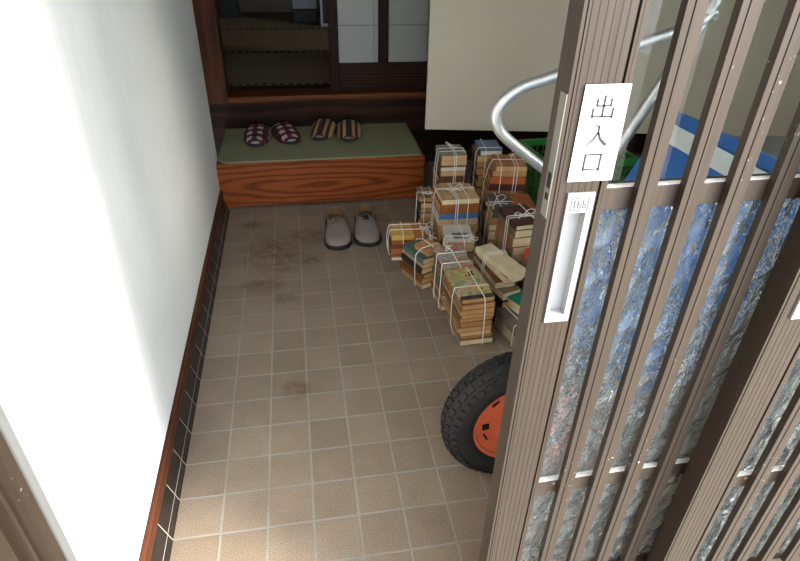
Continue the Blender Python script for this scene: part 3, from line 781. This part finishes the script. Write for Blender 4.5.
ORD = ['top', 'second', 'third', 'fourth', 'fifth', 'sixth', 'seventh', 'eighth', 'ninth', 'tenth', 'eleventh', 'twelfth', 'thirteenth']
def cname(rgb):
    r_, g_, b_ = rgb; mx, mn = max(rgb), min(rgb)
    if mx < 62: return 'black'
    if mx-mn < 22: return 'dark grey' if mx < 110 else 'grey' if mx < 190 else 'off-white'
    if b_ == mx: return 'blue'
    if g_ == mx: return 'green'
    if r_ > 190 and g_ > 165: return 'cream'
    if g_ > .78*r_: return 'tan' if mx > 140 else 'olive brown'
    if g_ < .42*r_: return 'maroon' if mx < 120 else 'red'
    return 'orange-brown' if (mx > 150 and b_ < .55*r_) else 'brown'
def pile(desc, group, x0, x1, y0, y1, rot, layers, z0=.004, spine=0, jit=.007, sides=None, strings=None, lean=(0,0), tie=True, bow=None, slabel=None):
    """layers from the top: (thickness, cover rgb, pages rgb, options)"""
    rz = math.radians(rot); cx_, cy_ = (x0+x1)/2, (y0+y1)/2; W, L = x1-x0, y1-y0
    tot = sum(l[0] for l in layers); z = z0+tot; n = len(layers); ext = []
    rnd = random.Random(hash(desc) % 1000 if False else sum(map(ord, desc)))
    for i, ly in enumerate(layers):
        T, cov, pag = ly[:3]; op = ly[3] if len(ly) > 3 else {}
        z -= T
        dx = rnd.uniform(-jit, jit)+op.get('dx', 0)+lean[0]*(z-z0); dy = rnd.uniform(-jit, jit)+op.get('dy', 0)+lean[1]*(z-z0)
        w_ = W*op.get('w', 1)-rnd.uniform(0, .012); l_ = L*op.get('l', 1)-rnd.uniform(0, .016)
        ext.append((dx, dy, w_/2, l_/2, z, z+T)); where = 'top' if i == 0 else 'bottom' if i == n-1 else ORD[i]
        pos = 'on top' if i == 0 else 'at the bottom' if i == n-1 else ORD[i]+' from the top'
        shown = PAGE[pag] if i and op.get('spine', spine) != 1 else cname(cov)+' book'
        lab = op.get('label') or '%s %s of the %s' % (shown, pos, desc)
        px = cx_+dx*math.cos(rz)-dy*math.sin(rz); py = cy_+dx*math.sin(rz)+dy*math.cos(rz)
        if i and 'label' not in op and op.get('spine', spine) not in (1,): cov = tuple(int(v_*k_) for v_, k_ in zip(cov, rnd.choice(((.62,.60,.58),(.78,.76,.74),(.55,.48,.42),(.70,.55,.46)))))
        book((px, py, z+.0002), rz+math.radians(op.get('rot', 0)+rnd.uniform(-1, 1)*op.get('rj', 1.2)), w_, l_, T-.0004, cov, pag, lab, group, op.get('spine', spine), op.get('art'), op.get('hard', False))
    if tie:
        string(desc, (cx_, cy_, 0), rz, W, L, z0, z0+tot, strings or {}, lean, slabel, ext)
def hull(pts):
    pts = sorted(set(pts)); lo, up = [], []
    cr = lambda o, a, b: (a[0]-o[0])*(b[1]-o[1])-(a[1]-o[1])*(b[0]-o[0])
    for p in pts:
        while len(lo) > 1 and cr(lo[-2], lo[-1], p) <= 0: lo.pop()
        lo.append(p)
    for p in reversed(pts):
        while len(up) > 1 and cr(up[-2], up[-1], p) <= 0: up.pop()
        up.append(p)
    return lo[:-1]+up[:-1]
def string(desc, loc, rz, W, L, z0, z1, st, lean, slabel=None, ext=None):
    root = empty('binding_string', loc, rz); tag(root, slabel or ('white string tied around the ' + desc), 'string', 'white strings round the book piles')
    h = z1+.0026; lx, ly = lean[0]*(z1-z0), lean[1]*(z1-z0)
    R0 = .0017
    E = ext or [(0, 0, W/2, L/2, z0, z1)]
    def loop(kind, at):
        g = .0034; ln = lean[1] if kind == 'x' else lean[0]; P = []
        for (dx, dy, w_, l_, za, zb) in E:
            c_, h_, oc, oh = (dx, w_, dy, l_) if kind == 'x' else (dy, l_, dx, w_)
            if abs(at-oc) > oh: continue
            for zz in (za-g*.4, zb+g*.75+(.0012 if kind == 'y' else 0)):
                zz = max(zz, .0022); P += [(round(c_-h_-g, 5), round(zz, 5)), (round(c_+h_+g, 5), round(zz, 5))]
        if len(P) < 4: return
        H_ = hull(P)
        sh = lambda a, z: (a, at+ln*(z-z0), z) if kind == 'x' else (at+ln*(z-z0), a, z)
        pts = [Vector(sh(*p)) for p in H_]
        mid = lambda a, b: (a+b)/2
        ring = []
        for k in range(len(pts)):
            a, b, c = pts[k-1], pts[k], pts[(k+1) % len(pts)]
            d = min(.005, (a-b).length*.4, (c-b).length*.4)
            A = b+(a-b).normalized()*d; B_ = b+(c-b).normalized()*d
            ring += [A, .25*A+.5*b+.25*B_, B_]
        bm = bmesh.new(); tube(bm, ring, R0, 6, closed=True); obj('loop', bm, M_string, root)
    for kind, at in st.get('loops', (('x', 0.0), ('y', 0.0))): loop(kind, at)
    if st.get('bow', True):
        bx_, by_ = st.get('at', (0, 0)); a_ = math.radians(st.get('dir', 20)); s_ = st.get('size', 1)
        bx_ += lx; by_ += ly
        M = Matrix.Translation((bx_, by_, h+.0032)) @ Matrix.Rotation(a_, 4, 'Z')
        bm = bmesh.new()
        for pts in ([(0,0,0),(.018,.010,.010),(.034,.008,.012),(.036,-.002,.009),(.018,-.004,.004),(0,0,0)], [(0,0,0),(-.016,.008,.006),(-.028,.004,.004),(-.016,-.006,.003),(0,0,0)], [(0,0,0),(.010,-.014,.004),(.024,-.022,.001)], [(0,0,0),(-.014,-.010,.004),(-.026,-.020,.001)]):
            tube(bm, smooth_path([M @ Vector((x*s_, y*s_, z*s_)) for x, y, z in pts], 6), R0*.9, 6)
        tube(bm, [M @ Vector((-.003,0,0)), M @ Vector((0,0,.001)), M @ Vector((.003,0,0))], [.0015,.0034,.0015], 8)
        obj('bow', bm, M_string, root)

TAN = (214,176,128); CRM = (224,208,172); AGE = (196,152,100); WHT = (222,216,200); DTAN = (176,132,82)
ob = (170,98,44); br_ = (120,72,40); dk = (46,36,32); gy = (150,148,140)
PAGE = {TAN: 'pale-tan-paged book', CRM: 'cream-paged book', AGE: 'tan-paged book', WHT: 'white-paged book', DTAN: 'brown-paged book'}
# 1 leftmost small pile, spines to the front
pile('leftmost pile by the shoes', 'books in the leftmost pile', .640, .792, .372, .480, -3,
     [(.022, (206,166,84), TAN, dict(spine=1, art='split', label='yellow and orange book on top of the leftmost pile by the shoes')), (.020, (150,88,44), AGE, dict(spine=1, art='aged')), (.017, (120,66,34), AGE, dict(spine=1, art='aged')), (.018, (176,112,56), AGE, dict(spine=1, art='aged')), (.016, (140,84,44), AGE, dict(spine=1)), (.015, (206,176,136), WHT, {})],
     strings=dict(loops=(('x', .03), ('x', -.012), ('y', -.028), ('y', .045)), at=(.062, -.01), dir=30, size=.9))
# 2 teal-topped pile, turned
pile('turned pile with the teal cover', 'books in the teal-topped pile', .684, .788, .176, .318, 22,
     [(.020, (196,146,96), AGE, dict(w=.74, l=.62, dx=.014, dy=-.024, rot=6, art='aged', label='bent tan book on top of the teal cover in the turned pile')), (.020, (74,104,96), TAN, dict(hard=False, label='teal-covered book second from the top of the turned pile')), (.020, (214,190,156), TAN, {}), (.022, (60,62,72), TAN, dict(art='aged')), (.020, (196,150,92), AGE, {}), (.022, (184,140,84), AGE, dict(art='aged')), (.018, (208,178,126), CRM, {})],
     spine=0, strings=dict(loops=(('x', -.03), ('y', .01)), at=(.04, .02), dir=70, size=.9))
# 3 front pile
pile('front pile with the comic cover', 'books in the front pile', .762, .872, -.166, .008, 3,
     [(.017, (160,150,110), AGE, dict(art='comic', label='colourful comic book on top of the front pile')), (.018, (206,180,140), AGE, {}), (.018, (196,160,112), AGE, {}), (.017, (212,178,130), AGE, {}), (.018, (190,176,140), AGE, {}), (.019, (176,120,66), DTAN, {}), (.017, (206,170,120), AGE, {}), (.017, (222,196,150), TAN, {}), (.016, (140,88,48), DTAN, {}), (.020, (224,206,166), CRM, {})],
     jit=.005, lean=(-.06, .0), strings=dict(loops=(('x', -.02), ('y', .022)), bow=False))
pile('comic pile behind the front pile', 'books in the second comic pile', .752, .856, .022, .166, 3,
     [(.018, (160,158,146), AGE, dict(art='grey_comic', label='grey and pink comic on top of the pile behind the front pile')), (.019, (206,180,140), AGE, {}), (.018, (196,160,112), AGE, {}), (.019, (212,178,130), AGE, {}), (.020, (120,120,116), AGE, {}), (.019, (186,134,76), AGE, {}), (.020, (206,170,120), TAN, {}), (.018, (150,156,170), AGE, {}), (.022, (222,196,150), CRM, {})],
     jit=.003, strings=dict(loops=(('x', -.045), ('x', .018), ('y', 0.0)), at=(-.01, .045), dir=80, size=.8))
# 5 grey picture cover
pile('pile with the pale picture cover', 'books in the picture-cover pile', .808, .912, .180, .318, -6,
     [(.020, (206,202,192), AGE, dict(art='picture', label='pale grey book with a dark picture on top of its pile', hard=True)), (.022, (206,190,160), TAN, {}), (.022, (176,150,110), AGE, {}), (.020, (208,196,166), TAN, {}), (.022, (196,160,112), AGE, {}), (.022, (190,176,140), AGE, {}), (.022, (120,90,60), AGE, {}), (.022, (206,180,140), AGE, {})],
     jit=.004, strings=dict(loops=(('x', -.025), ('y', .012)), at=(.035, -.05), dir=-60, size=.9))
# 6 blue spine pile
pile('pile with the blue spine', 'books in the blue-spine pile', .822, .975, .372, .520, -1,
     [(.020, (206,172,128), CRM, dict(spine=3, art='aged', label='tan cream-edged book on top of the pile with the blue spine')), (.042, (158,92,44), AGE, dict(spine=1, art='aged')), (.019, (58,116,172), WHT, dict(spine=1, label='bright blue spine in the middle of the tall tan pile')), (.029, (206,178,140), WHT, dict(spine=1)), (.030, (176,150,110), AGE, dict(spine=1)), (.030, (196,160,112), AGE, dict(spine=1)), (.030, (120,90,60), AGE, dict(spine=1)), (.044, (196,176,140), AGE, dict(spine=1))],
     jit=.004, strings=dict(loops=(('x', .02), ('y', -.018), ('y', -.010), ('y', .028)), at=(-.01, .0), dir=20, size=1))
# 7 small grey pile
pile('worn pile nearest the step end', 'books in the small worn pile', .786, .868, .560, .680, -5,
     [(.018, (150,126,96), AGE, dict(art='aged')), (.024, (176,166,146), TAN, {}), (.024, (90,62,44), AGE, {}), (.022, (164,158,146), TAN, {}), (.024, (74,54,42), AGE, {}), (.026, (150,140,122), AGE, {}), (.026, (110,90,72), AGE, {})],
     jit=.006, strings=dict(loops=(('x', 0), ('y', -.02), ('y', .012)), at=(.0, -.03), dir=200, size=.9))
# 8 rear left pile
pile('rearmost pile below the beige door', 'books in the rearmost pile', .884, .995, .660, .795, -2,
     [(.022, (142,140,124), TAN, dict(art='aged', label='grey-green book on top of the rearmost pile')), (.026, (196,160,116), TAN, {}), (.020, (206,178,140), WHT, {}), (.024, (200,180,146), TAN, {}), (.026, (112,70,52), AGE, dict(spine=1)), (.026, (170,146,112), TAN, {}), (.030, (176,150,110), AGE, {}), (.030, (120,96,70), AGE, {}), (.032, (176,150,110), AGE, {}), (.032, (150,120,90), AGE, {}), (.034, (176,150,110), AGE, {})],
     jit=.006, strings=dict(loops=(('x', .01), ('x', -.025), ('y', .004), ('y', .012)), at=(.006, .01), dir=110, size=1))
# 9 blue topped rear pile and orange pile in front
pile('blue-topped pile beside the green crate', 'books in the blue-topped pile', 1.060, 1.160, .690, .830, -6,
     [(.024, (92,118,158), WHT, dict(hard=True)), (.028, (196,170,130), TAN, {}), (.028, (150,116,80), AGE, {}), (.028, (186,160,120), AGE, {}), (.028, (96,82,70), AGE, {}), (.030, (176,150,110), AGE, {}), (.034, (120,96,70), AGE, {}), (.034, (176,150,110), AGE, {}), (.034, (150,120,90), AGE, {}), (.036, (176,150,110), AGE, {})],
     jit=.005, strings=dict(loops=(('x', -.04), ('y', -.02)), bow=False))
pile('orange pile below the silver tube', 'books in the orange pile', 1.062, 1.212, .520, .664, -9,
     [(.022, (188,124,70), TAN, dict(art='aged', w=.88, dx=.006)), (.024, (196,164,112), AGE, dict(spine=0, w=.94, art='aged')), (.028, (190,92,46), AGE, dict(spine=1)), (.030, (84,44,36), AGE, dict(spine=1)), (.026, (170,120,78), TAN, dict(spine=1)), (.030, (66,50,42), AGE, dict(spine=1)), (.034, (186,110,56), AGE, dict(spine=1)), (.036, (120,96,70), AGE, {}), (.036, (150,120,90), AGE, {}), (.034, (176,150,110), AGE, {})],
     jit=.006, strings=dict(loops=(('x', .0), ('y', -.03), ('y', .022), ('y', .034)), at=(.03, .04), dir=60, size=.8))
# 10 grey + orange
pile('mixed pile behind the maroon pile', 'books in the mixed pile', 1.020, 1.190, .350, .480, -6,
     [(.024, (74,80,80), TAN, dict(w=.48, dx=-.042, spine=1, hard=True, label='dark grey book on the left top of the mixed pile')), (.024, (78,92,78), TAN, dict(w=.52, dx=-.040, spine=1)), (.026, (186,128,78), AGE, dict(spine=1, dx=-.02, w=.7)), (.026, (206,190,150), CRM, dict(w=.9, dx=-.012)), (.040, (216,200,160), CRM, dict(w=.96, dx=-.008)), (.034, (60,46,40), AGE, {}), (.036, (150,110,70), AGE, {})],
     jit=.003, strings=dict(loops=(('x', -.02), ('y', -.05)), at=(-.07, -.045), dir=35, size=1.5))
book((1.150, .412, .167), math.radians(-6), .078, .125, .044, (178,104,54), AGE, 'orange-brown book on the right top of the mixed pile', 'books in the mixed pile', 1, 'aged')
# 11 maroon topped
pile('maroon-topped pile by the door', 'books in the maroon-topped pile', .988, 1.100, .072, .216, 6,
     [(.020, (62,28,30), CRM, dict(hard=True, label='maroon book on top of the pile beside the door stile')), (.032, (196,196,156), CRM, {}), (.034, (208,190,150), CRM, dict(art='aged')), (.032, (214,200,164), CRM, {}), (.034, (206,190,150), CRM, {}), (.030, (110,60,46), AGE, {}), (.036, (206,186,146), TAN, {}), (.034, (196,170,130), AGE, {}), (.036, (120,90,70), AGE, {})],
     jit=.006, strings=dict(loops=(('x', -.01), ('x', -.024), ('y', .02)), at=(-.005, -.02), dir=0, size=1.1),
     slabel='white string with a loose knot over the maroon cover')
# 12 slanting pale pile
pile('pale pile over dark books', 'books in the pale pile', .898, .972, -.075, .135, 10,
     [(.020, (222,208,172), CRM, dict(rot=9, dx=-.004, dy=-.016, w=.92, spine=2)), (.026, (206,186,146), CRM, dict(rot=3, l=.92, spine=2)), (.024, (150,112,80), CRM, dict(rot=-4, l=.9, dx=.006, dy=.012, spine=2)), (.030, (224,212,180), CRM, dict(rot=6, l=.96, w=.95, spine=2)), (.026, (70,70,78), AGE, dict(rot=-2, spine=0)), (.034, (54,52,58), AGE, {}), (.036, (50,42,42), AGE, {})],
     jit=.010, strings=dict(loops=(('x', .03), ('x', .018)), bow=False))
# 13 cream with red tag
pile('red-cornered pile by the door', 'books in the red-corner pile', 1.022, 1.112, -.10, .046, 4,
     [(.026, (196,66,54), CRM, dict(w=.9, l=.6, dx=-.006, dy=.02)), (.030, (222,208,176), CRM, {}), (.032, (214,198,160), CRM, {}), (.032, (206,190,150), CRM, {}), (.032, (190,160,120), TAN, {}), (.034, (206,190,150), CRM, {}), (.034, (130,100,72), AGE, {})],
     jit=.004, strings=dict(loops=(('x', -.02), ('y', -.01)), bow=False))
# 14 low pile behind the tyre with a teal hardback
pile('low pile behind the tyre', 'books in the low pile', .922, 1.020, -.208, -.058, 14,
     [(.040, (24,128,104), CRM, dict(art='bar', hard=True, spine=2, dx=.038, dy=-.006, rot=10, w=.84, label='green hardback with cream page edges on the low pile')), (.034, (186,186,178), WHT, dict(art='aged')), (.040, (206,196,172), WHT, {})],
     jit=.003, tie=False)
string('low pile behind the tyre', (.971,-.133,0), math.radians(14),   .098, .15, .004, .0785, dict(loops=(('x', -.04), ('y', -.022)), at=(-.03, -.045), dir=40, size=.9), (0,0))

# ------------------------------------------------------------------ light
w = bpy.data.worlds.new('sky'); S.world = w; w.use_nodes = True
bg = w.node_tree.nodes['Background']; bg.inputs['Color'].default_value = (.86,.93,1.0,1); bg.inputs['Strength'].default_value = 1.0
sun = bpy.data.lights.new('sun', 'SUN'); so = bpy.data.objects.new('sun', sun); C.objects.link(so)
sun.energy = 2.4; sun.angle = math.radians(20); sun.color = (1.0,.94,.82)
d = Vector((-.85, .53, -.46)); so.rotation_euler = d.to_track_quat('-Z', 'Y').to_euler(); so.location = (3,-4,3)
S.view_settings.view_transform = 'Standard'; S.view_settings.look = 'None'; S.view_settings.gamma = 1; S.view_settings.exposure = 2.55
S.cycles.max_bounces = 12; S.cycles.transmission_bounces = 12; S.cycles.diffuse_bounces = 6
